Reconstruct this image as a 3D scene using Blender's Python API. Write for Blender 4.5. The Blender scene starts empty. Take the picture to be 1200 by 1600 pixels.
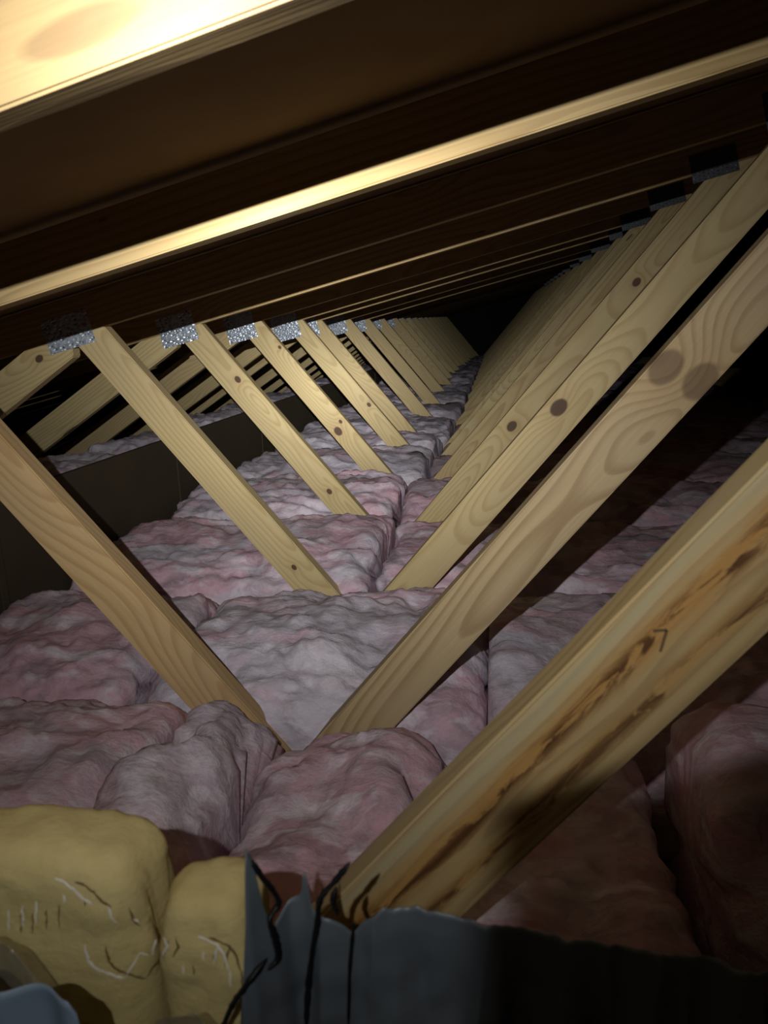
import bpy, bmesh, math, random
from mathutils import Vector, Matrix, noise

scene = bpy.context.scene
col = scene.collection
random.seed(7)
H = 0.90                                   # camera height above the ceiling-board datum; added to every object at the end

# ------------------------------------------------------------------ camera
F = 1200.0
VX, VY = 783.0, 509.0                      # where the truss row runs to
yv = Vector((VX - 600, -(VY - 800), F)).normalized()
xv = Vector((yv.z, 0, -yv.x)).normalized()
zv = yv.cross(xv)
if zv.y < 0: zv = -zv
right = Vector((xv[0], yv[0], zv[0])); up = Vector((xv[1], yv[1], zv[1])); fwd = Vector((xv[2], yv[2], zv[2]))
cam_d = bpy.data.cameras.new('camera'); cam = bpy.data.objects.new('camera', cam_d); col.objects.link(cam)
cam.matrix_world = Matrix((( right.x, up.x, -fwd.x, 0), (right.y, up.y, -fwd.y, 0), (right.z, up.z, -fwd.z, 0), (0, 0, 0, 1)))
cam_d.sensor_fit = 'VERTICAL'; cam_d.sensor_height = 32.0; cam_d.sensor_width = 24.0; cam_d.lens = 24.0
cam_d.clip_start = 0.01; cam_d.clip_end = 100
cam_d.dof.use_dof = True; cam_d.dof.focus_distance = 2.0; cam_d.dof.aperture_fstop = 9.0
scene.camera = cam

def ray(px, py):
    return right * ((px - 600) / F) + up * (-(py - 800) / F) + fwd

# ------------------------------------------------------------------ world and lamp (a head torch just above and behind the lens)
w = bpy.data.worlds.new('world'); scene.world = w; w.use_nodes = True
w.node_tree.nodes['Background'].inputs['Color'].default_value = (0.6, 0.7, 1.0, 1)
w.node_tree.nodes['Background'].inputs['Strength'].default_value = 0.0004
ld = bpy.data.lights.new('head_torch', 'SPOT'); lamp = bpy.data.objects.new('head_torch', ld); col.objects.link(lamp)
ld.energy = 610; ld.color = (1.0, 0.985, 0.96); ld.spot_size = math.radians(130); ld.spot_blend = 1.0; ld.shadow_soft_size = 0.005
lamp.location = (-0.06, -0.21, 0.2040)
az, el = math.radians(-9.5), math.radians(-6.0)
beam = Vector((math.sin(az) * math.cos(el), math.cos(az) * math.cos(el), math.sin(el)))
lamp.rotation_euler = beam.to_track_quat('-Z', 'Y').to_euler()
# the torch's own beam: a hot centre that falls away exponentially with the angle off its axis
ld.use_nodes = True; lt = ld.node_tree; em = lt.nodes['Emission']
gi = lt.nodes.new('ShaderNodeNewGeometry'); dt = lt.nodes.new('ShaderNodeVectorMath'); dt.operation = 'DOT_PRODUCT'
dt.inputs[1].default_value = beam; lt.links.new(gi.outputs['Incoming'], dt.inputs[0])
def lm(op, a, b=None):
    n = lt.nodes.new('ShaderNodeMath'); n.operation = op
    for k, v in enumerate((a, b)):
        if v is None: continue
        if isinstance(v, bpy.types.NodeSocket): lt.links.new(v, n.inputs[k])
        else: n.inputs[k].default_value = v
    return n.outputs[0]
theta = lm('ARCCOSINE', lm('MINIMUM', lm('ABSOLUTE', dt.outputs['Value']), 1.0))
core = lm('EXPONENT', lm('MULTIPLY', lm('POWER', lm('DIVIDE', theta, math.radians(5.0)), 2.0), -1.0))
flood = lm('ADD', lm('EXPONENT', lm('DIVIDE', theta, -math.radians(8.5))), lm('ADD', lm('MULTIPLY', core, 0.55), 0.006))
# mask added to the beam to darken the lower right; no real hood
sx = lt.nodes.new('ShaderNodeSeparateXYZ'); lt.links.new(gi.outputs['Incoming'], sx.inputs[0])
fy = lm('ABSOLUTE', sx.outputs[1]); sg = lm('SIGN', sx.outputs[1])
tx = lm('DIVIDE', lm('MULTIPLY', sx.outputs[0], sg), fy); tz = lm('DIVIDE', lm('MULTIPLY', sx.outputs[2], sg), fy)
def step(v, lo, hi):
    n = lt.nodes.new('ShaderNodeMapRange'); n.interpolation_type = 'SMOOTHSTEP'; lt.links.new(v, n.inputs[0])
    n.inputs[1].default_value = lo; n.inputs[2].default_value = hi; return n.outputs[0]
shade = lm('MULTIPLY', step(tx, 0.035, 0.10), step(lm('SUBTRACT', lm('MULTIPLY', tx, 0.4), tz), 0.765, 0.805))
lt.links.new(lm('MULTIPLY', flood, lm('SUBTRACT', 1.0, lm('MULTIPLY', shade, 0.985))), em.inputs['Strength'])
scene.view_settings.view_transform = 'Standard'; scene.view_settings.look = 'None'
scene.view_settings.exposure = 0.0; scene.view_settings.gamma = 1.0; scene.view_settings.use_curve_mapping = False

# ------------------------------------------------------------------ node helpers
class NT:
    def __init__(self, name):
        self.m = bpy.data.materials.new(name); self.m.use_nodes = True
        self.t = self.m.node_tree; self.n = self.t.nodes; self.b = self.n['Principled BSDF']
        self.out = self.n['Material Output']
    def lk(self, a, b): self.t.links.new(a, b)
    def put(self, sock, v):
        if hasattr(v, 'is_linked') or isinstance(v, bpy.types.NodeSocket): self.lk(v, sock)
        else: sock.default_value = v
    def math(self, op, a, b=None, c=None, clamp=False):
        n = self.n.new('ShaderNodeMath'); n.operation = op; n.use_clamp = clamp
        self.put(n.inputs[0], a)
        if b is not None: self.put(n.inputs[1], b)
        if c is not None: self.put(n.inputs[2], c)
        return n.outputs[0]
    def vmath(self, op, a, b=None):
        n = self.n.new('ShaderNodeVectorMath'); n.operation = op
        self.put(n.inputs[0], a)
        if b is not None: self.put(n.inputs[1], b)
        return n.outputs[1] if op in ('LENGTH', 'DISTANCE', 'DOT_PRODUCT') else n.outputs[0]
    def noise(self, vec, scale, detail=4, rough=0.55, dist=0.0):
        n = self.n.new('ShaderNodeTexNoise'); self.lk(vec, n.inputs['Vector'])
        n.inputs['Scale'].default_value = scale; n.inputs['Detail'].default_value = detail
        n.inputs['Roughness'].default_value = rough; n.inputs['Distortion'].default_value = dist
        return n.outputs[0]
    def ramp(self, fac, stops, mode='LINEAR'):
        n = self.n.new('ShaderNodeValToRGB'); self.lk(fac, n.inputs[0]); e = n.color_ramp.elements
        n.color_ramp.interpolation = mode
        while len(e) < len(stops): e.new(0.5)
        for k, (p, c) in enumerate(stops):
            e[k].position = p; e[k].color = (c[0], c[1], c[2], 1) if not isinstance(c, (int, float)) else (c, c, c, 1)
        return n.outputs[0]
    def mix(self, fac, a, b, mode='MIX'):
        n = self.n.new('ShaderNodeMix'); n.data_type = 'RGBA'; n.blend_type = mode
        self.put(n.inputs[0], fac)
        for s, v in ((n.inputs[6], a), (n.inputs[7], b)):
            if isinstance(v, tuple): s.default_value = (v[0], v[1], v[2], 1)
            else: self.lk(v, s)
        return n.outputs[2]
    def bump(self, h, strength, dist):
        n = self.n.new('ShaderNodeBump'); n.inputs['Strength'].default_value = strength; n.inputs['Distance'].default_value = dist
        self.lk(h, n.inputs['Height']); self.lk(n.outputs[0], self.b.inputs['Normal'])
    def coords(self, shift=True):
        tc = self.n.new('ShaderNodeTexCoord'); v = tc.outputs['Object']
        if not shift: return v, v
        oi = self.n.new('ShaderNodeObjectInfo')
        cx = self.n.new('ShaderNodeCombineXYZ')
        self.lk(self.math('MULTIPLY', oi.outputs['Random'], 41.0), cx.inputs[0])
        self.lk(self.math('MULTIPLY', oi.outputs['Random'], 17.0), cx.inputs[1])
        self.lk(self.math('MULTIPLY', oi.outputs['Random'], 29.0), cx.inputs[2])
        return v, self.vmath('ADD', v, cx.outputs[0])
    def scale(self, v, s): return self.vmath('MULTIPLY', v, s)

LIGHT = (0.60, 0.50, 0.262); DARK = (0.40, 0.285, 0.12)
def wood_mat(name, light=LIGHT, dark=DARK, knots=(), ring=0.011, contrast=1.0, decay=False, rough=0.62, grey=0.0, kdark=0.93):
    """sawn softwood, length along object X, wide face in object XZ"""
    t = NT(name)
    raw, sh = t.coords()
    sep = t.n.new('ShaderNodeSeparateXYZ'); t.lk(raw, sep.inputs[0])
    x, y, z = sep.outputs
    oi = t.n.new('ShaderNodeObjectInfo'); rnd = oi.outputs['Random']
    low = t.noise(t.scale(sh, (0.9, 2.0, 2.0)), 1.0, 2, 0.5)
    mid = t.noise(t.scale(sh, (2.0, 14.0, 14.0)), 1.0, 3, 0.55)
    z0 = t.math('ADD', z, t.math('MULTIPLY', t.math('SUBTRACT', rnd, 0.5), 0.09))
    z1 = t.math('ADD', z0, t.math('MULTIPLY', t.math('SUBTRACT', mid, 0.5), 0.018))
    y1 = t.math('ADD', t.math('ADD', y, 0.03), t.math('MULTIPLY', t.math('SUBTRACT', low, 0.5), 0.42))
    d = t.math('SQRT', t.math('ADD', t.math('MULTIPLY', z1, z1), t.math('MULTIPLY', y1, y1)))
    kmask = None; khalo = None
    for (kx, kz, kr) in knots:
        dx = t.math('MULTIPLY', t.math('SUBTRACT', x, kx), 0.75); dz = t.math('SUBTRACT', z, kz)
        e = t.math('SQRT', t.math('ADD', t.math('MULTIPLY', dx, dx), t.math('MULTIPLY', dz, dz)))
        e = t.math('ADD', e, t.math('MULTIPLY', t.math('SUBTRACT', mid, 0.5), kr * 0.5))
        g = t.math('EXPONENT', t.math('MULTIPLY', t.math('POWER', t.math('DIVIDE', e, kr * 2.2), 2.0), -1.0))
        d = t.math('ADD', d, t.math('MULTIPLY', g, kr * 1.6))
        mr = t.n.new('ShaderNodeMapRange'); t.lk(e, mr.inputs[0]); mr.interpolation_type = 'SMOOTHSTEP'
        mr.inputs[1].default_value = kr * 1.05; mr.inputs[2].default_value = kr * 0.75
        kmask = mr.outputs[0] if kmask is None else t.math('MAXIMUM', kmask, mr.outputs[0])
        khalo = g if khalo is None else t.math('MAXIMUM', khalo, g)
    fr = t.math('FRACT', t.math('DIVIDE', d, ring))
    band = t.ramp(fr, [(0.0, 0.0), (0.45, 0.12), (0.82, 1.0), (0.93, 0.85), (1.0, 0.0)])
    fib = t.noise(t.scale(sh, (6, 260, 260)), 1.0, 3, 0.6)
    blot = t.noise(t.scale(sh, (3, 9, 9)), 1.0, 4, 0.6)
    c = t.mix(t.math('MULTIPLY', band, 0.62 * contrast), light, dark)
    c = t.mix(t.math('MULTIPLY', t.math('SUBTRACT', fib, 0.35, clamp=True), 0.55), c, (dark[0] * .8, dark[1] * .78, dark[2] * .75))
    c = t.mix(t.math('MULTIPLY', t.math('SUBTRACT', blot, 0.45, clamp=True), 1.2 * (1 + grey)), c, (0.40, 0.31, 0.20))
    vr = t.math('MULTIPLY', t.math('FRACT', t.math('MULTIPLY', rnd, 7.31)), 0.28)
    c = t.mix(vr, c, (0.44, 0.30, 0.15))
    # pin knots
    vo = t.n.new('ShaderNodeTexVoronoi'); t.lk(t.scale(sh, (1.9, 5, 10)), vo.inputs['Vector']); vo.inputs['Scale'].default_value = 1.0
    pk = t.math('LESS_THAN', vo.outputs['Distance'], 0.075)
    if not knots and not decay:
        c = t.mix(t.math('MULTIPLY', pk, 0.75), c, (0.11, 0.055, 0.03))
    if kmask is not None:
        c = t.mix(t.math('MULTIPLY', khalo, 0.30), c, (0.40, 0.24, 0.09))
        c = t.mix(t.math('MULTIPLY', kmask, kdark), c, (0.075, 0.04, 0.028))
    if decay:
        zz = t.math('MULTIPLY', z, 11.2)       # -.5..5 across the face
        n1 = t.noise(t.scale(raw, (7, 20, 34)), 1.0, 5, 0.65, 0.6)
        n2 = t.noise(t.scale(raw, (13, 40, 75)), 1.0, 5, 0.65, 0.8)
        def streak(c0, wd):
            q = t.math('DIVIDE', t.math('SUBTRACT', t.math('ADD', z, t.math('MULTIPLY', t.math('SUBTRACT', n1, 0.5), 0.030)), c0), wd)
            return t.math('EXPONENT', t.math('MULTIPLY', t.math('MULTIPLY', q, q), -1.0))
        s = t.math('MAXIMUM', streak(0.010, 0.0075), t.math('MULTIPLY', streak(-0.022, 0.005), 0.9))
        xr = t.n.new('ShaderNodeMapRange'); t.lk(x, xr.inputs[0]); xr.inputs[1].default_value = -0.42; xr.inputs[2].default_value = 0.05
        orange = t.math('MULTIPLY', t.math('MAXIMUM', streak(0.012, 0.012), t.math('MULTIPLY', streak(-0.020, 0.008), 0.7)), 0.75)
        c = t.mix(orange, c, (0.40, 0.20, 0.045))
        gate = t.ramp(n2, [(0.45, 0.0), (0.52, 1.0)])
        c = t.mix(t.math('MULTIPLY', t.math('MULTIPLY', s, gate), 0.95), c, (0.075, 0.03, 0.012))
        c = t.mix(t.math('MULTIPLY', streak(0.036, 0.007), 0.55), c, (0.40, 0.37, 0.24))
    t.lk(c, t.b.inputs['Base Color'])
    t.b.inputs['Roughness'].default_value = rough
    t.b.inputs['Specular IOR Level'].default_value = 0.25
    hb = t.math('ADD', t.math('MULTIPLY', fib, 0.7), t.math('MULTIPLY', band, 0.25))
    t.bump(hb, 0.25, 0.0015)
    return t.m

WOOD = wood_mat('pine')
WOOD_WARM = wood_mat('pine_warm', light=(0.54, 0.43, 0.215), dark=(0.32, 0.21, 0.09))
WOOD_DARK = wood_mat('pine_weathered', light=(0.20, 0.135, 0.07), dark=(0.12, 0.07, 0.035))
WOOD_CHORD = wood_mat('pine_chord', light=(0.47, 0.345, 0.155), dark=(0.27, 0.17, 0.06), ring=0.016)

def insul_mat(name, pink, grey, greyness=0.5, streak=(3.0, 9.0, 9.0)):
    t = NT(name); raw, sh = t.coords()
    a = t.noise(t.scale(sh, streak), 1.0, 5, 0.6, 0.6)
    b = t.noise(sh, 2.6, 3, 0.5, 0.5)
    f = t.noise(sh, 75.0, 5, 0.75)
    wsp = t.noise(t.scale(sh, (13, 30, 30)), 1.0, 3, 0.6, 1.0)
    k = t.math('ADD', t.math('MULTIPLY', a, 0.55), t.math('MULTIPLY', b, 0.5))
    lo = 0.64 - 0.24 * greyness
    c = t.mix(t.ramp(k, [(lo - 0.05, 0.0), (lo + 0.06, 1.0)]), pink, grey)
    dirt = t.noise(sh, 9.0, 5, 0.65, 0.8)
    c = t.mix(t.math('MULTIPLY', t.ramp(dirt, [(0.50, 0.0), (0.66, 1.0)]), 0.6), c, (0.31, 0.25, 0.29))
    blob = t.noise(t.scale(sh, (9, 16, 16)), 1.0, 4, 0.6, 0.7)
    c = t.mix(t.math('MULTIPLY', t.ramp(blob, [(0.50, 0.0), (0.62, 1.0)]), 0.65), c, (0.86, 0.81, 0.89))
    c = t.mix(t.math('MULTIPLY', t.ramp(wsp, [(0.54, 0.0), (0.68, 1.0)]), 0.45), c, (0.82, 0.77, 0.85))
    c = t.mix(t.math('MULTIPLY', t.math('SUBTRACT', f, 0.45, clamp=True), 1.1), c, (0.34, 0.27, 0.31))
    t.lk(c, t.b.inputs['Base Color']); t.b.inputs['Roughness'].default_value = 1.0
    t.b.inputs['Specular IOR Level'].default_value = 0.02
    h = t.math('ADD', t.math('MULTIPLY', f, 0.75), t.math('MULTIPLY', wsp, 0.9))
    h = t.math('ADD', h, t.math('MULTIPLY', blob, 0.8))
    t.bump(h, 0.42, 0.010)
    return t.m
PINK = (0.72, 0.47, 0.56); GREY = (0.62, 0.58, 0.67)
INS_TOP = insul_mat('pink_fibreglass', PINK, GREY, 0.42)
INS_PINK = insul_mat('pink_fibreglass_fresh', (0.68, 0.43, 0.51), (0.60, 0.50, 0.585), 0.38, (5, 7, 7))
INS_GREY = insul_mat('pink_fibreglass_dusty', (0.64, 0.45, 0.53), (0.55, 0.52, 0.61), 0.85)

def yellow_mat():
    t = NT('yellow_fibreglass'); raw, sh = t.coords()
    a = t.noise(t.scale(sh, (8, 8, 22)), 1.0, 4, 0.6, 0.3); f = t.noise(sh, 90, 4, 0.7)
    c = t.mix(a, (0.62, 0.53, 0.26), (0.45, 0.37, 0.16))
    c = t.mix(t.math('MULTIPLY', t.math('SUBTRACT', f, 0.45, clamp=True), 0.8), c, (0.34, 0.26, 0.10))
    t.lk(c, t.b.inputs['Base Color']); t.b.inputs['Roughness'].default_value = 1.0; t.b.inputs['Specular IOR Level'].default_value = 0.05
    t.bump(t.math('ADD', a, t.math('MULTIPLY', f, .4)), 0.4, 0.008); return t.m
YELLOW = yellow_mat()

def plain(name, c, rough=0.8, metallic=0.0, nscale=20, namp=0.35, spec=0.3, bump=0.0):
    t = NT(name); raw, sh = t.coords()
    a = t.noise(sh, nscale, 5, 0.6)
    cc = t.mix(t.math('MULTIPLY', a, namp * 2, clamp=True), (c[0] * 1.15, c[1] * 1.15, c[2] * 1.15), (c[0] * .6, c[1] * .6, c[2] * .6))
    t.lk(cc, t.b.inputs['Base Color']); t.b.inputs['Roughness'].default_value = rough; t.b.inputs['Metallic'].default_value = metallic
    t.b.inputs['Specular IOR Level'].default_value = spec
    if bump: t.bump(a, bump, 0.01)
    return t.m
BOARD = plain('dark_fibreboard', (0.085, 0.068, 0.046), 0.8, nscale=7, spec=0.15)
SHEATH = plain('roof_sheathing', (0.34, 0.23, 0.12), 0.85, nscale=9, spec=0.1)
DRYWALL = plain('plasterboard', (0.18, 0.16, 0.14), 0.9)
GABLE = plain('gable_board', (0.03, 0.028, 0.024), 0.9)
GREYPALE = plain('pale_grey_plastic', (0.22, 0.30, 0.40), 0.5, nscale=14, spec=0.4, bump=0.12)
GREYPOLY = plain('grey_plastic', (0.105, 0.128, 0.150), 0.42, nscale=14, spec=0.45, bump=0.12)
BLACKPOLY = plain('black_edge', (0.007, 0.008, 0.010), 0.5)
PENCIL = plain('pencil', (0.13, 0.085, 0.04), 0.8)

def galv_mat():
    t = NT('galvanised_steel'); raw, sh = t.coords()
    vo = t.n.new('ShaderNodeTexVoronoi'); t.lk(t.scale(raw, (85, 85, 120)), vo.inputs['Vector']); vo.inputs['Scale'].default_value = 1.0
    n = t.noise(raw, 50, 3, 0.6)
    c = t.mix(n, (0.66, 0.74, 0.84), (0.44, 0.51, 0.60))
    c = t.mix(t.ramp(vo.outputs['Distance'], [(0.10, 0.9), (0.42, 0.0)]), c, (0.06, 0.07, 0.085))
    t.lk(c, t.b.inputs['Base Color']); t.b.inputs['Metallic'].default_value = 0.45; t.b.inputs['Roughness'].default_value = 0.33
    t.bump(vo.outputs['Distance'], 0.8, 0.006)
    return t.m
GALV = galv_mat()
GALV_SHADED = plain('galvanised_steel_shaded', (0.10, 0.11, 0.125), 0.4, metallic=0.3, nscale=60)  # darker galvanised copy: weaker light on the right plates is put into the colour
def clear_mat():
    t = NT('clear_plastic_film'); raw, sh = t.coords()
    n = t.noise(t.scale(sh, (30, 30, 14)), 1.0, 4, 0.6, 0.8)
    tr = t.n.new('ShaderNodeBsdfTransparent'); gl = t.n.new('ShaderNodeBsdfGlossy'); gl.inputs['Roughness'].default_value = 0.16
    df = t.n.new('ShaderNodeBsdfDiffuse'); df.inputs[0].default_value = (0.55, 0.55, 0.50, 1)
    m1 = t.n.new('ShaderNodeMixShader'); m1.inputs[0].default_value = 0.35
    t.lk(gl.outputs[0], m1.inputs[1]); t.lk(df.outputs[0], m1.inputs[2])
    m2 = t.n.new('ShaderNodeMixShader'); m2.inputs[0].default_value = 0.30
    t.lk(tr.outputs[0], m2.inputs[1]); t.lk(m1.outputs[0], m2.inputs[2]); t.lk(m2.outputs[0], t.out.inputs['Surface'])
    b = t.n.new('ShaderNodeBump'); b.inputs['Strength'].default_value = 0.6; b.inputs['Distance'].default_value = 0.006
    t.lk(n, b.inputs['Height']); t.lk(b.outputs[0], gl.inputs['Normal'])
    return t.m
CLEAR = clear_mat()

# ------------------------------------------------------------------ object helpers
def link(name, me, mat, parent=None, loc=(0, 0, 0), rot=(0, 0, 0), smooth=False):
    o = bpy.data.objects.new(name, me); col.objects.link(o)
    o.location = loc; o.rotation_euler = rot
    if mat: me.materials.append(mat)
    if parent: o.parent = parent
    if smooth:
        for p in me.polygons: p.use_smooth = True
    return o
def bm_obj(name, bm, mat, parent=None, loc=(0, 0, 0), rot=(0, 0, 0), smooth=False):
    me = bpy.data.meshes.new(name); bmesh.ops.recalc_face_normals(bm, faces=bm.faces); bm.to_mesh(me); bm.free()
    return link(name, me, mat, parent, loc, rot, smooth)
def tag(o, label, cat, group=None, kind=None):
    if label: o['label'] = label
    if cat: o['category'] = cat
    if group: o['group'] = group
    if kind: o['kind'] = kind
    return o
def structure(o, label=None, cat=None):
    o['kind'] = 'structure'
    if label: o['label'] = label
    if cat: o['category'] = cat
    return o
def clip(poly, p, n):
    """keep the side where (q-p).n >= 0"""
    out = []
    for i in range(len(poly)):
        a, b = poly[i], poly[(i + 1) % len(poly)]
        da = (a[0] - p[0]) * n[0] + (a[1] - p[1]) * n[1]; db = (b[0] - p[0]) * n[0] + (b[1] - p[1]) * n[1]
        if da >= 0: out.append(a)
        if da * db < 0:
            k = da / (da - db); out.append((a[0] + k * (b[0] - a[0]), a[1] + k * (b[1] - a[1])))
    return out
def board(name, a, b, width, parent, mat, clips=(), thick=0.038, knots=None, matargs=None, yoff=0.0):
    """a sawn member in a truss plane: centre line a-b in (x, z), thickness along +y from the parent's plane"""
    ang = math.atan2(b[1] - a[1], b[0] - a[0]); L = math.hypot(b[0] - a[0], b[1] - a[1]); h = width / 2
    ux, uz = math.cos(ang), math.sin(ang)
    poly = [(a[0] + uz * h, a[1] - ux * h), (b[0] + uz * h, b[1] - ux * h), (b[0] - uz * h, b[1] + ux * h), (a[0] - uz * h, a[1] + ux * h)]
    for p, n in clips: poly = clip(poly, p, n)
    cx, cz = (a[0] + b[0]) / 2, (a[1] + b[1]) / 2
    def loc2(q): return ((q[0] - cx) * ux + (q[1] - cz) * uz, -(q[0] - cx) * uz + (q[1] - cz) * ux)
    lp = [loc2(q) for q in poly]
    bm = bmesh.new()
    va = [bm.verts.new((u, -thick / 2, v)) for u, v in lp]; vb = [bm.verts.new((u, thick / 2, v)) for u, v in lp]
    bm.faces.new(va); bm.faces.new(vb[::-1])
    n = len(lp)
    for i in range(n): bm.faces.new((va[i], vb[i], vb[(i + 1) % n], va[(i + 1) % n]))
    bmesh.ops.recalc_face_normals(bm, faces=bm.faces)
    bmesh.ops.bevel(bm, geom=list(bm.edges), offset=0.0025, segments=2, affect='EDGES', clamp_overlap=True)
    if knots or matargs:
        kl = [(*loc2((k[0], k[1])), k[2]) for k in (knots or [])]
        mat = wood_mat('pine_' + name, knots=kl, **(matargs or {}))
    return bm_obj(name, bm, mat, parent, (cx, thick / 2 + yoff, cz), (0, -ang, 0))
def box_bm(x0, x1, y0, y1, z0, z1, bev=0.0, bm=None):
    bm2 = bmesh.new(); bmesh.ops.create_cube(bm2, size=1.0)
    for v in bm2.verts: v.co = Vector(((x0 + x1) / 2 + v.co.x * (x1 - x0), (y0 + y1) / 2 + v.co.y * (y1 - y0), (z0 + z1) / 2 + v.co.z * (z1 - z0)))
    if bev: bmesh.ops.bevel(bm2, geom=list(bm2.edges), offset=bev, segments=2, affect='EDGES')
    return bm2

# ------------------------------------------------------------------ setting
SL = 0.236; NX, NZ = 1 / math.hypot(1, SL), SL / math.hypot(1, SL)
def chord_z(x): return 0.015 + SL * (x + 0.99)          # underside of the top chords
PEAK = 2.7
def slab(name, pts, mat, y0, y1, th, rise=0.013):
    bm = bmesh.new()
    lo = [(p[0], p[1]) for p in pts]; hi = [(p[0], p[1] + th) for p in pts]
    ring = lo + hi[::-1]
    a = [bm.verts.new((x, y0, z + rise * (y0 - 0.7) + 0.007)) for x, z in ring]; b = [bm.verts.new((x, y1, z + rise * (y1 - 0.7) + 0.007)) for x, z in ring]
    m = len(ring); k = len(lo)
    for i in range(k - 1):
        bm.faces.new((a[i], a[i + 1], a[m - 2 - i], a[m - 1 - i])); bm.faces.new((b[m - 1 - i], b[m - 2 - i], b[i + 1], b[i]))
    for i in range(m): bm.faces.new((a[i], b[i], b[(i + 1) % m], a[(i + 1) % m]))
    return bm_obj(name, bm, mat)
CH = 0.0925
YEND = 14.9
structure(slab('ceiling', [(-3.7, chord_z(-3.7) + CH), (PEAK, chord_z(PEAK) + CH), (2 * PEAK + 3.4, chord_z(-3.4) + CH)], SHEATH, -0.55, YEND, 0.016),
          'dark brown plywood roof sheathing sloping above the trusses', 'roof')
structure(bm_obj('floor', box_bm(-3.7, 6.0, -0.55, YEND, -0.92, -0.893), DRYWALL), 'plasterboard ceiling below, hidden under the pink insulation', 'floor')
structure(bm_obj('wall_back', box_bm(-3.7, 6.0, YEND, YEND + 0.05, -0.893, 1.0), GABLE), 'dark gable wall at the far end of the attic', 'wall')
WX = -1.20
# dark fibreboard dam between the low and the raised ceiling, its sheets meet at fine seams
bm = bmesh.new()
ys = [-0.5, 0.55, 1.62, 2.70, 3.75, 4.95, 6.2, 7.4, 8.6, 9.8, 11.0, 12.2, 13.4, YEND]
wl = None
structure(bm_obj('wall_left', box_bm(WX - 0.016, WX, -0.5, YEND, -0.893, -0.358, 0.001), BOARD), 'dark brown board standing upright along the left edge of the pink insulation', 'wall')
for i in range(len(ys) - 2):
    structure(bm_obj('trim_%d' % (i + 1), box_bm(WX + 0.0005, WX + 0.004, ys[i + 1] - 0.012, ys[i + 1] + 0.012, -0.80, -0.361, 0.0008), BOARD))
structure(bm_obj('floor_raised', box_bm(-3.7, WX - 0.016, -0.5, YEND, -0.68, -0.655), DRYWALL), 'raised ceiling behind the dark board', 'floor')

# ------------------------------------------------------------------ roof trusses
YT = [0.56, 1.18, 1.83, 2.475, 3.13, 3.82, 4.24, 5.07, 5.83, 6.57, 7.37, 7.9] + [8.5 + 0.645 * k for k in range(10)]
ORD = ['nearest', 'second', 'third', 'fourth', 'fifth', 'sixth', 'seventh', 'eighth', 'ninth', 'tenth', 'eleventh', 'twelfth', 'thirteenth',
       'fourteenth', 'fifteenth', 'sixteenth', 'seventeenth', 'eighteenth', 'nineteenth', 'twentieth', 'twenty-first', 'twenty-second']
TL = {0: 'nearest roof truss, its big right strut streaked with orange-brown decay beside the grey plastic',
      1: 'second roof truss from the camera, blotchy twin knots on its right strut, bright rafter edge',
      2: 'third roof truss from the camera, one large dark round knot halfway down its right strut',
      3: 'fourth roof truss from the camera, small ringed knot low on its right strut',
      4: 'fifth roof truss from the camera, left strut with a dark long knot low down',
      5: 'sixth roof truss, its left strut close against the one right behind it',
      6: 'seventh roof truss, set tight behind the sixth so its left strut hides partly'}
CAMB = [0, 0.0, 0.0150, 0.0225, 0.036, 0.044, 0.045, 0.057, 0.063, 0.076, 0.088, 0.094] + [0.013 * (YT[k] - 0.7) for k in range(12, 22)]   # the roof rises a little along its length
XL, XR = -3.45, PEAK
A_L, B_L = (-1.005, -0.009), (-0.364, -0.800)       # left strut centre line
A_R, B_R = (-0.355, -0.800), (0.69, 0.427)          # right strut
A_M, B_M = (-1.0, 0.038), (-2.02, -0.615)           # strut down to the eaves
WID = 0.087
KL = {2: [(-0.905, -0.035, .009), (-.526, -.60, .007)], 3: [(-.862, -.165, .010), (-.572, -.545, .009)], 4: [(-.672, -.44, .018), (-.66, -.40, .008), (-.90, -.09, .007)],
      5: [(-.656, -.406, .010)]}
KR = {1: [(0.237, -0.068, .023), (0.285, -0.088, .025)], 2: [(0.132, -0.204, .019)], 3: [(0.034, -0.335, .016), (0.40, 0.09, 0.012)]}
KM = {2: [(-1.155, -0.055, .010)]}
def plate(x, z, ang, parent, wd, ht, mat=None):
    bm = box_bm(-wd / 2, wd / 2, -0.0008, 0.0008, -ht / 2, ht / 2)
    # punched teeth roots: rows of small raised lips
    nx, nz = int(wd / 0.0125), int(ht / 0.009)
    for i in range(nx):
        for j in range(nz):
            cx = -wd / 2 + (i + 0.5) * wd / nx; cz = -ht / 2 + (j + 0.5 + (0.18 if i % 2 else -0.18)) * ht / nz
            tilt = random.uniform(-0.0012, 0.0012)
            q = [bm.verts.new((cx - 0.0034, -0.0009, cz - 0.0016)), bm.verts.new((cx + 0.0034, -0.0009, cz - 0.0016)),
                 bm.verts.new((cx + 0.0034, -0.0009, cz + 0.0016)), bm.verts.new((cx - 0.0034, -0.0009, cz + 0.0016))]
            top = bm.verts.new((cx + random.uniform(-.002, .002), -0.0030 + tilt, cz + random.uniform(-.001, .001)))
            for k in range(4): bm.faces.new((q[k], q[(k + 1) % 4], top))
    return bm_obj('gusset_plate', bm, mat or GALV, parent, (x, -0.0010, z), (0, -ang, 0))
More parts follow.
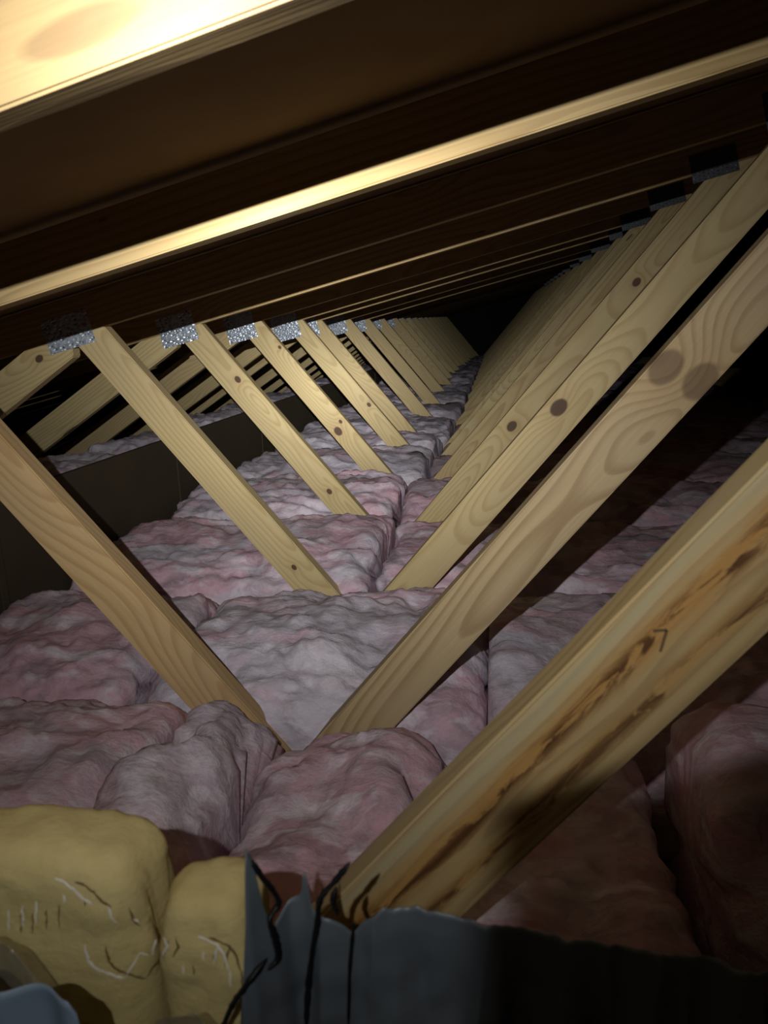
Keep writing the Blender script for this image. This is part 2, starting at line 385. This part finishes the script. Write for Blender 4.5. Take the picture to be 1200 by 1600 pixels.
for i, y in enumerate(YT):
    lab = TL.get(i, '%s roof truss counting back from the camera, pale struts under a dark rafter' % ORD[i])
    e = bpy.data.objects.new('roof_truss', None); col.objects.link(e); e.location = (0, y, CAMB[i]); e.empty_display_size = 0.1
    tag(e, lab, 'roof truss', 'roof trusses receding through the attic')
    ca = math.atan(SL); hw = 0.0445
    off = (-math.sin(ca) * hw, math.cos(ca) * hw)
    c0 = (XL, chord_z(XL)); c1 = (XR, chord_z(XR))
    under = ((-0.99, 0.015), (SL, -1.0))                     # below the chord
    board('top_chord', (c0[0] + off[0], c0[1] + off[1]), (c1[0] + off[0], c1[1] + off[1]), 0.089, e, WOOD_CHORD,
          matargs=dict(light=(0.155, 0.112, 0.048), dark=(0.055, 0.033, 0.013), ring=0.030, contrast=1.5) if i == 0 else None)  # nearest chord's colour darkened to hold down the torch glare on it
    board('bottom_chord', (-1.15, -0.8445), (3.2, -0.8445), 0.089, e, WOOD)
    lx = random.uniform(-0.006, 0.006) if i > 5 else 0
    mitre = (-1.062, 0.0)
    board('web', (A_L[0] - 0.06, A_L[1] + 0.074), B_L, WID, e, WOOD,
          clips=[under, ((0, -0.80), (0, 1)), ((-0.3605, 0), (-1, 0)), (mitre, (1, 0))], knots=KL.get(i),
          matargs=dict(light=(0.56, 0.40, 0.20), dark=(0.36, 0.21, 0.09)) if i == 1 else None)
    board('web', A_R, (B_R[0] + 0.06, B_R[1] + 0.0705), WID + (0.002 if i == 0 else 0), e, WOOD_WARM if i % 3 == 1 else WOOD,
          clips=[under, ((0, -0.80), (0, 1)), ((-0.3595, 0), (1, 0))], knots=KR.get(i),
          matargs=(dict(decay=True, light=(0.46, 0.35, 0.16), dark=(0.27, 0.18, 0.07), contrast=1.2) if i == 0 else
                   dict(light=(0.46, 0.36, 0.205), dark=(0.25, 0.165, 0.08), grey=0.8, ring=0.013, contrast=1.15, kdark=0.6) if i == 1 else None))
    board('web', (A_M[0] + 0.05, A_M[1] + 0.032), B_M, WID, e, WOOD, clips=[under, ((mitre[0] - .0005, 0), (-1, 0))], knots=KM.get(i))
    if i < 16:
        px = -1.062 + random.uniform(-0.006, 0.006)
        low = [0.03, 0.03, 0.030, 0.045, 0.058][i] if i < 5 else 0.074
        plate(px, chord_z(px) + (0.052 - low) / 2, ca, e, 0.128 + random.uniform(-.008, .008), 0.052 + low)
        plate(0.60, chord_z(0.60) + 0.016, ca, e, 0.128, 0.076, GALV_SHADED)
    if i == 0:
        # the pencilled figure on the decayed strut
        cu = bmesh.new()
        def stroke(p, q, wd=0.0011):
            d = (Vector(q) - Vector(p)).normalized(); nn = Vector((-d.y, d.x)) * wd
            vs = [cu.verts.new((s.x, 0, s.y)) for s in (Vector(p) + nn, Vector(p) - nn, Vector(q) - nn, Vector(q) + nn)]
            cu.faces.new(vs)
        stroke((-0.005, 0.0075), (0.005, 0.0085)); stroke((0.005, 0.0085), (0.001, -0.009))
        r = bmesh.ops.extrude_face_region(cu, geom=list(cu.faces))
        for v in r['geom']:
            if isinstance(v, bmesh.types.BMVert): v.co.y += 0.0006
        rw = [c for c in e.children if c.name.startswith('web')][1]
        mk = bm_obj('pencil_mark', cu, PENCIL, rw)
        ang = -rw.rotation_euler.y; P = Vector((0.117 - rw.location.x, -0.233 - rw.location.z))
        mk.location = (P.x * math.cos(ang) + P.y * math.sin(ang), -0.0193, -P.x * math.sin(ang) + P.y * math.cos(ang))
        mk.rotation_euler = (0, ang, 0); mk['label'] = 'small pencilled figure 7 on the decayed strut'

# ------------------------------------------------------------------ insulation
def batt(name, x0, x1, y0, y1, zb, zt, seed, mat, res=0.012, lump=0.03, lsc=5.0, wr=0.012, rough_exp=3.0, exz=None, endround=0.06, along='x', fine=0.006, tilt=0.0):
    """a fluffy slab: rounded section swept along x, pushed in and out by noise"""
    L = x1 - x0; cy = (y0 + y1) / 2; cz = (zb + zt) / 2; hy = (y1 - y0) / 2; hz = (zt - zb) / 2
    nu = max(8, int(L / res)); nt = max(24, int((2 * (hy + hz) * 2) / res))
    bm = bmesh.new(); rings = []
    er = min(endround, L * 0.45)
    us = []
    for k in range(5): us.append((x0 + er * (1 - math.cos(math.pi / 2 * (k + 0.6) / 5.6)), None))
    xs = [x0 + er * (1 - math.sin(math.pi / 2 * (1 - (k + 1) / 7.0))) for k in range(6)]
    mid = [x0 + er + (L - 2 * er) * k / nu for k in range(nu + 1)]
    xe = [x1 - (x - x0) for x in xs][::-1]
    stations = xs + mid + xe
    p = 2.0 / rough_exp
    for x in stations:
        dist = min(x - x0, x1 - x)
        if dist < er:
            q = 1 - dist / er; shrink = er * (1 - math.sqrt(max(0, 1 - q * q)))
        else: shrink = 0
        ring = []
        a, c = max(0.02, hy - shrink), max(0.02, hz - shrink)
        for j in range(nt):
            th = 2 * math.pi * j / nt; ct, st = math.cos(th), math.sin(th)
            yy = math.copysign(abs(ct) ** p, ct) * a; zz = math.copysign(abs(st) ** p, st) * c
            ring.append(bm.verts.new((x - (x0 + x1) / 2, yy, zz + tilt * (x - (x0 + x1) / 2))))
        rings.append(ring)
    for r0, r1 in zip(rings, rings[1:]):
        for j in range(nt): bm.faces.new((r0[j], r0[(j + 1) % nt], r1[(j + 1) % nt], r1[j]))
    for r, s in ((rings[0], 1), (rings[-1], -1)):
        c = bm.verts.new(sum((v.co for v in r), Vector()) / nt)
        for j in range(nt): bm.faces.new((r[j], c, r[(j + 1) % nt]) if s > 0 else (r[(j + 1) % nt], c, r[j]))
    bmesh.ops.recalc_face_normals(bm, faces=bm.faces)
    bm.normal_update(); grow = lump * 0.5
    off = Vector((seed * 3.17, seed * 1.71, seed * 2.33))
    moves = []
    for v in bm.verts:
        q = v.co + off
        low = noise.noise(q * lsc) * lump + noise.noise(q * lsc * 2.1 + Vector((9, 3, 1))) * lump * 0.5
        if along == 'x': s = Vector((q.x * 4, q.y * 15, q.z * 15))
        else: s = Vector((q.x * 11, q.y * 11, q.z * 11))
        rid = (math.sqrt(noise.noise(s + Vector((noise.noise(q * 4), noise.noise(q * 5), 0)) * 1.2) ** 2 + 0.02) * 2 - 0.5) * wr
        fn = noise.fractal(q * 32, 0.9, 2.1, 3) * fine * 1.1
        if fine > 0.005: fn += (math.sqrt(noise.noise(q * 8.5 + Vector((1, 8, 5))) ** 2 + 0.004) * 0.016 - 0.004) + (math.sqrt(noise.noise(q * 19 + Vector((7, 2, 5))) ** 2 + 0.006) * 0.011 - 0.003)
        cl = -0.020 * max(0.0, noise.noise(q * 7 + Vector((4, 4, 4))) - 0.32) * 4 * (lump / 0.03)
        moves.append(v.normal * (low + rid + fn + cl))
    for v, m in zip(bm.verts, moves):
        v.co += m
        v.co.z = max(v.co.z, zb - cz)
        v.co.y = min(max(v.co.y, -hy), hy); v.co.x = min(max(v.co.x, -L / 2), L / 2)
    return bm_obj(name, bm, mat, None, ((x0 + x1) / 2, cy, cz), smooth=True)

G_IN = 'pink insulation batts laid between the trusses'
def ins(label, *a, **k):
    g = k.pop('group', G_IN)
    return tag(batt('insulation_batt', *a, **k), label, 'insulation', g)
FB = -0.885
def by(i): return YT[i] + 0.016, YT[i + 1] + 0.014
# bay in front (between the first two trusses)
y0, y1 = by(0)
ins('dusky pink insulation batt at left in the first bay, above the yellow batts', -1.19, -0.530, 0.52, y1, FB, -0.580, 1, INS_PINK, 0.009, 0.020, 4.0, 0.005, 3.0)
ins('puffed pink insulation clump under the foot of the second truss left strut', -0.528, -0.364, 0.60, y1, FB, -0.560, 2, INS_PINK, 0.008, 0.030, 6.0, 0.005, 2.6, endround=0.07, along='n')
ins('round swollen pink insulation clump in the middle, left of the decayed strut foot', -0.362, -0.084, 0.60, y1 - 0.02, FB, -0.590, 3, INS_PINK, 0.008, 0.045, 5.0, 0.005, 2.4, endround=0.10, along='n')
ins('pink insulation batt squeezed between decayed strut and second right strut', -0.082, 0.215, 0.62, y1, FB, -0.640, 4, INS_PINK, 0.009, 0.030, 5.0, 0.006, 3.0)
ins('pale lavender insulation lump in half shade beyond the decayed strut at right edge', 0.250, 1.9, 0.80, y1 - 0.06, FB, -0.520, 5, INS_PINK, 0.014, 0.030, 5.0, 0.006, 2.4)
ins('low insulation batt lost in darkness at the bottom right corner', 0.10, 1.9, -0.10, 0.54, FB, -0.790, 9, INS_PINK, 0.016, 0.025, 5.0, 0.006, 3.0)
y0, y1 = by(1)
ins('pink insulation batt at left edge behind the first bay', -1.19, -0.692, y0, y1, FB, -0.605, 6, INS_PINK, 0.010, 0.028, 4.5, 0.005, 2.8)
ins('bright grey-topped insulation batt in the centre, between the second and third trusses', -0.690, -0.026, y0, y1, FB, -0.600, 7, INS_TOP, 0.009, 0.032, 4.5, 0.009, 2.7, endround=0.09)
ins('grey-pink insulation batt right of centre, in the shadow of the second right strut', -0.024, 1.9, y0, y1, FB, -0.605, 8, INS_TOP, 0.012, 0.030, 4.5, 0.009, 2.8)
tops = {2: -0.580, 3: -0.560, 4: -0.555, 5: -0.545, 6: -0.545, 7: -0.53, 8: -0.51, 9: -0.50, 10: -0.49}
places = {2: 'third', 3: 'fourth', 4: 'fifth', 5: 'sixth', 6: 'seventh', 7: 'eighth', 8: 'ninth', 9: 'tenth', 10: 'eleventh'}
for i in range(2, 20):
    y0, y1 = by(i)
    t = tops.get(i, -0.48); r = 0.011 if i < 4 else 0.016 if i < 7 else 0.025
    xe = [-0.345, -0.365, -0.33, -0.32, -0.29, -0.27][min(i - 2, 5)]
    pl = ORD[i]
    ins('grey dusted insulation batt left of the strut feet, just behind the %s truss' % pl, -1.19, xe, y0, y1, FB, t, 10 + i, INS_GREY if i > 3 else INS_TOP, r, 0.026, 4.5, 0.016, 3.0, endround=0.05)
    ins('insulation batt running right from the strut feet, just behind the %s truss' % pl, xe + 0.01, 1.9, y0, y1, FB, t - (0.02 if i < 4 else 0.05 if i < 8 else 0.09), 40 + i, INS_PINK if i in (3, 5) else INS_TOP, r * 1.3, 0.026, 4.5, 0.014, 3.0, endround=0.05)
for i in range(0, 14):
    y0, y1 = by(i)
    ins('insulation batt on the raised ceiling behind the dark board, beyond the %s truss' % ORD[i], -1.50, WX - 0.018, y0, y1, -0.652, -0.366, 70 + i, INS_GREY, 0.014 if i < 6 else .03, 0.020, 5, 0.012, 3.4, endround=0.05,
        group='insulation batts on the raised ceiling')

# ------------------------------------------------------------------ foreground
G_Y = 'yellow insulation batts bagged in clear film'
tag(batt('insulation_batt', -0.62, -0.246, 0.415, 0.50, -0.69, -0.352, 101, YELLOW, 0.007, 0.010, 8, 0.004, 5.0, endround=0.03, along='n', fine=0.003), 'large yellow insulation batt end at the bottom left corner, wrapped in clear film', 'insulation', G_Y)
tag(batt('insulation_batt', -0.234, -0.166, 0.405, 0.475, -0.69, -0.372, 102, YELLOW, 0.006, 0.008, 9, 0.004, 4.0, endround=0.02, along='n', fine=0.003), 'narrow yellow insulation batt end standing left of the grey plastic', 'insulation', G_Y)
def sheet(name, xs, zfun_top, zbot, yfun, mat, nz=60, th=0.0006, parent=None):
    bm = bmesh.new(); grid = []
    for x in xs:
        zt = zfun_top(x); row = []
        for j in range(nz + 1):
            z = zbot + (zt - zbot) * j / nz
            row.append(bm.verts.new((x, yfun(x, z), z)))
        grid.append(row)
    for a, b in zip(grid, grid[1:]):
        for j in range(nz): bm.faces.new((a[j], b[j], b[j + 1], a[j + 1]))
    o = bm_obj(name, bm, mat, parent, smooth=True)
    md = o.modifiers.new('thick', 'SOLIDIFY'); md.thickness = th; md.offset = 1.0
    return o
def lin(a, b, n): return [a + (b - a) * k / n for k in range(n + 1)]
def interp(pts, x):
    if x <= pts[0][0]: return pts[0][1]
    for (xa, za), (xb, zb) in zip(pts, pts[1:]):
        if x <= xb: return za + (zb - za) * (x - xa) / (xb - xa)
    return pts[-1][1]
film_top = [(-0.45, -0.378), (-0.33, -0.372), (-0.315, -0.380), (-0.295, -0.405), (-0.283, -0.428), (-0.262, -0.445), (-0.235, -0.442), (-0.215, -0.424), (-0.19, -0.415), (-0.178, -0.425), (-0.160, -0.46)]
def film_y(x, z):
    q = Vector((x * 16, z * 10, 3)); s = max(0.0, interp(film_top, x) - z)
    return 0.384 + 0.012 * noise.noise(q) + 0.006 * abs(noise.noise(Vector((x * 45, z * 22, 1)))) - 0.010 * math.exp(-s / 0.008)
fl = sheet('plastic_wrap', lin(-0.45, -0.172, 150), lambda x: interp(film_top, x) + 0.003 * noise.noise(Vector((x * 60, 0, 0))), -0.66, film_y, CLEAR, 70, 0.0003)
def tube(name, pts, r, mat, parent):
    bm = bmesh.new(); prev = None; n = len(pts)
    for i, p in enumerate(pts):
        a = Vector(pts[max(0, i - 1)]); b = Vector(pts[min(n - 1, i + 1)]); d = (b - a).normalized()
        u = d.cross(Vector((0, 1, 0))).normalized(); v = d.cross(u); rr = 1.35 * r * (0.45 + 0.9 * abs(noise.noise(Vector((i * 0.6, p[0] * 90, 3))))) * min(1.0, 0.3 + min(i, n - 1 - i) * 0.35)
        ring = [bm.verts.new(Vector(p) + (u * math.cos(q) + v * math.sin(q) * 0.5) * rr) for q in (0, 1.047, 2.094, 3.1416, 4.189, 5.236)]
        if prev:
            for k in range(6): bm.faces.new((prev[k], prev[(k + 1) % 6], ring[(k + 1) % 6], ring[k]))
        else: bm.faces.new(ring)
        prev = ring
    bm.faces.new(prev[::-1])
    o = bm_obj(name, bm, mat, parent, smooth=True); o['label'] = 'bright crease in the clear film'; return o
def crease_mat():
    t = NT('creased_film_glint')
    tr = t.n.new('ShaderNodeBsdfTransparent'); mx = t.n.new('ShaderNodeMixShader'); mx.inputs[0].default_value = 0.55
    t.b.inputs['Base Color'].default_value = (0.92, 0.92, 0.88, 1); t.b.inputs['Roughness'].default_value = 0.25  # near-white colour stands in for glints along the film's creases
    t.lk(tr.outputs[0], mx.inputs[1]); t.lk(t.b.outputs[0], mx.inputs[2]); t.lk(mx.outputs[0], t.out.inputs['Surface']); return t.m
CREASE = crease_mat()
def film_pt(px, py):
    r = ray(px, py); k = 0.384 / r.y
    return (r.x * k, film_y(r.x * k, r.z * k) - 0.0015, r.z * k)
def crease(pp, r):
    dense = []
    for (ax, ay), (bx, by_) in zip(pp, pp[1:]):
        for k in range(5): dense.append((ax + (bx - ax) * k / 5, ay + (by_ - ay) * k / 5))
    dense.append(pp[-1])
    tube('crease', [film_pt(x + 2 * noise.noise(Vector((x * .2, y * .2, 0))), y) for x, y in dense], r, CREASE, fl)
crease([(92, 1362), (110, 1364), (125, 1374), (138, 1392), (152, 1404)], 0.0011)
crease([(147, 1455), (153, 1478), (168, 1496), (190, 1510), (203, 1514)], 0.0011)
crease([(203, 1514), (222, 1484), (236, 1488)], 0.0006)
crease([(176, 1402), (184, 1424), (190, 1434)], 0.0008)
crease([(240, 1490), (246, 1464)], 0.0010); crease([(255, 1490), (264, 1474), (258, 1460)], 0.0010)
crease([(310, 1458), (330, 1460), (345, 1466), (356, 1480), (364, 1502)], 0.0011)
crease([(345, 1466), (340, 1495)], 0.0008); crease([(210, 1432), (222, 1436)], 0.0008)
for xx, ya, yb in ((10, 1406, 1440), (30, 1402, 1434), (52, 1394, 1426), (72, 1390, 1422), (112, 1382, 1394), (322, 1478, 1488), (290, 1500, 1512), (366, 1500, 1524)):
    crease([(xx, ya), (xx + 1, (ya + yb) / 2), (xx + 2, yb)], 0.0007)
tag(fl, 'crinkled clear plastic film over the front of the yellow batts', 'plastic film')

G_P = 'grey plastic pieces at the bottom of the view'
gt = [(-0.182, -0.52), (-0.172, -0.46), (-0.163, -0.405), (-0.158, -0.355), (-0.1545, -0.306), (-0.152, -0.318), (-0.149, -0.352), (-0.146, -0.374), (-0.138, -0.362), (-0.130, -0.358), (-0.126, -0.336), (-0.122, -0.366), (-0.105, -0.372),
      (-0.095, -0.382), (-0.082, -0.366), (-0.074, -0.362), (-0.04, -0.362), (0.0, -0.366), (0.05, -0.372), (0.12, -0.378), (0.16, -0.385)]
def gy(x, z):
    f = 0.022 * abs(noise.noise(Vector((x * 42, z * 4, 2)))) + 0.0035 * math.sin(x * 120 + 3 * noise.noise(Vector((x * 9, z * 6, 0)))) + 0.006 * noise.noise(Vector((x * 30, z * 5, 7))) + 0.003 * noise.noise(Vector((x * 60, z * 40, 2)))
    return 0.412 - 0.022 * min(1.0, max(0.0, (-0.138 - x) / 0.018)) + f * (1.0 - 0.6 * min(1, max(0, (z + 0.44) / 0.06)))
gs = sheet('plastic_sheet', lin(-0.182, 0.16, 260), lambda x: interp(gt, x) + 0.002 * noise.noise(Vector((x * 140, 0, 5))), -0.66, gy, GREYPOLY, 70, 0.0008)
tag(gs, 'torn dark grey plastic sheet hanging in folds at the bottom centre', 'plastic sheet', G_P)
def ribbon(name, pts, wd, mat, parent):
    bm = bmesh.new(); prev = None; n = len(pts)
    dense = []
    ext = [pts[0]] + list(pts) + [pts[-1]]
    for j in range(1, len(ext) - 2):
        p0, p1, p2, p3 = ext[j - 1:j + 3]
        for k in range(7):
            u = k / 7
            dense.append(tuple(0.5 * (2 * p1[m] + (p2[m] - p0[m]) * u + (2 * p0[m] - 5 * p1[m] + 4 * p2[m] - p3[m]) * u * u + (3 * p1[m] - p0[m] - 3 * p2[m] + p3[m]) * u ** 3) for m in range(2)))
    dense.append(pts[-1])
    for i, (x, z) in enumerate(dense):
        a = dense[max(0, i - 1)]; b = dense[min(len(dense) - 1, i + 1)]
        d = Vector((b[0] - a[0], b[1] - a[1])).normalized(); w = wd * (0.55 + 0.6 * abs(noise.noise(Vector((i * 0.37, 2, 0))))) * min(1, (i + 1) / 4, (len(dense) - i) / 4)
        yy = gy(x, z) - 0.0035
        ring = [bm.verts.new((x - d.y * w, yy, z + d.x * w)), bm.verts.new((x, yy - 0.003, z)), bm.verts.new((x + d.y * w, yy, z - d.x * w)), bm.verts.new((x, yy + 0.0015, z))]
        if prev:
            for k in range(4): bm.faces.new((prev[k], prev[(k + 1) % 4], ring[(k + 1) % 4], ring[k]))
        else: bm.faces.new(ring)
        prev = ring
    bm.faces.new(prev[::-1])
    o = bm_obj(name, bm, mat, parent, smooth=True); o['label'] = 'black torn edge of the grey sheet'
    return o
def pz(px, py, y=0.403):
    r = ray(px, py)
    for _ in range(12):
        s = y / r.y; y = 0.5 * y + 0.5 * gy(r.x * s, r.z * s)
    s = y / r.y; return (r.x * s, r.z * s)
ribbon('torn_edge', [pz(*p) for p in [(396, 1338), (406, 1356), (424, 1378), (438, 1404), (424, 1430), (432, 1462), (436, 1490), (422, 1505)]], 0.0032, BLACKPOLY, gs)
ribbon('torn_edge', [pz(*p) for p in [(418, 1492), (392, 1525), (368, 1560), (350, 1600), (335, 1640)]], 0.0030, BLACKPOLY, gs)
ribbon('torn_edge', [pz(*p) for p in [(548, 1342), (526, 1370), (503, 1398), (497, 1440), (490, 1480), (483, 1540), (480, 1600)]], 0.0030, BLACKPOLY, gs)
ribbon('torn_edge', [pz(*p) for p in [(527, 1380), (522, 1402), (530, 1420)]], 0.0030, BLACKPOLY, gs)
ribbon('torn_edge', [pz(*p) for p in [(555, 1430), (548, 1500), (545, 1600)]], 0.0016, BLACKPOLY, gs)
st = [(-0.40, -0.378), (-0.29, -0.380), (-0.255, -0.382), (-0.249, -0.392), (-0.245, -0.43)]
g2 = sheet('plastic_sheet', lin(-0.40, -0.245, 60), lambda x: interp(st, x), -0.62, lambda x, z: 0.348 + 0.006 * math.sin(x * 130) + 0.008 * noise.noise(Vector((x * 25, z * 18, 4))), GREYPALE, 40, 0.0008)
tag(g2, 'crumpled grey plastic scrap in the bottom left corner below the yellow batt', 'plastic sheet', G_P)

for o in list(col.objects):
    if o.parent is None: o.location.z += H
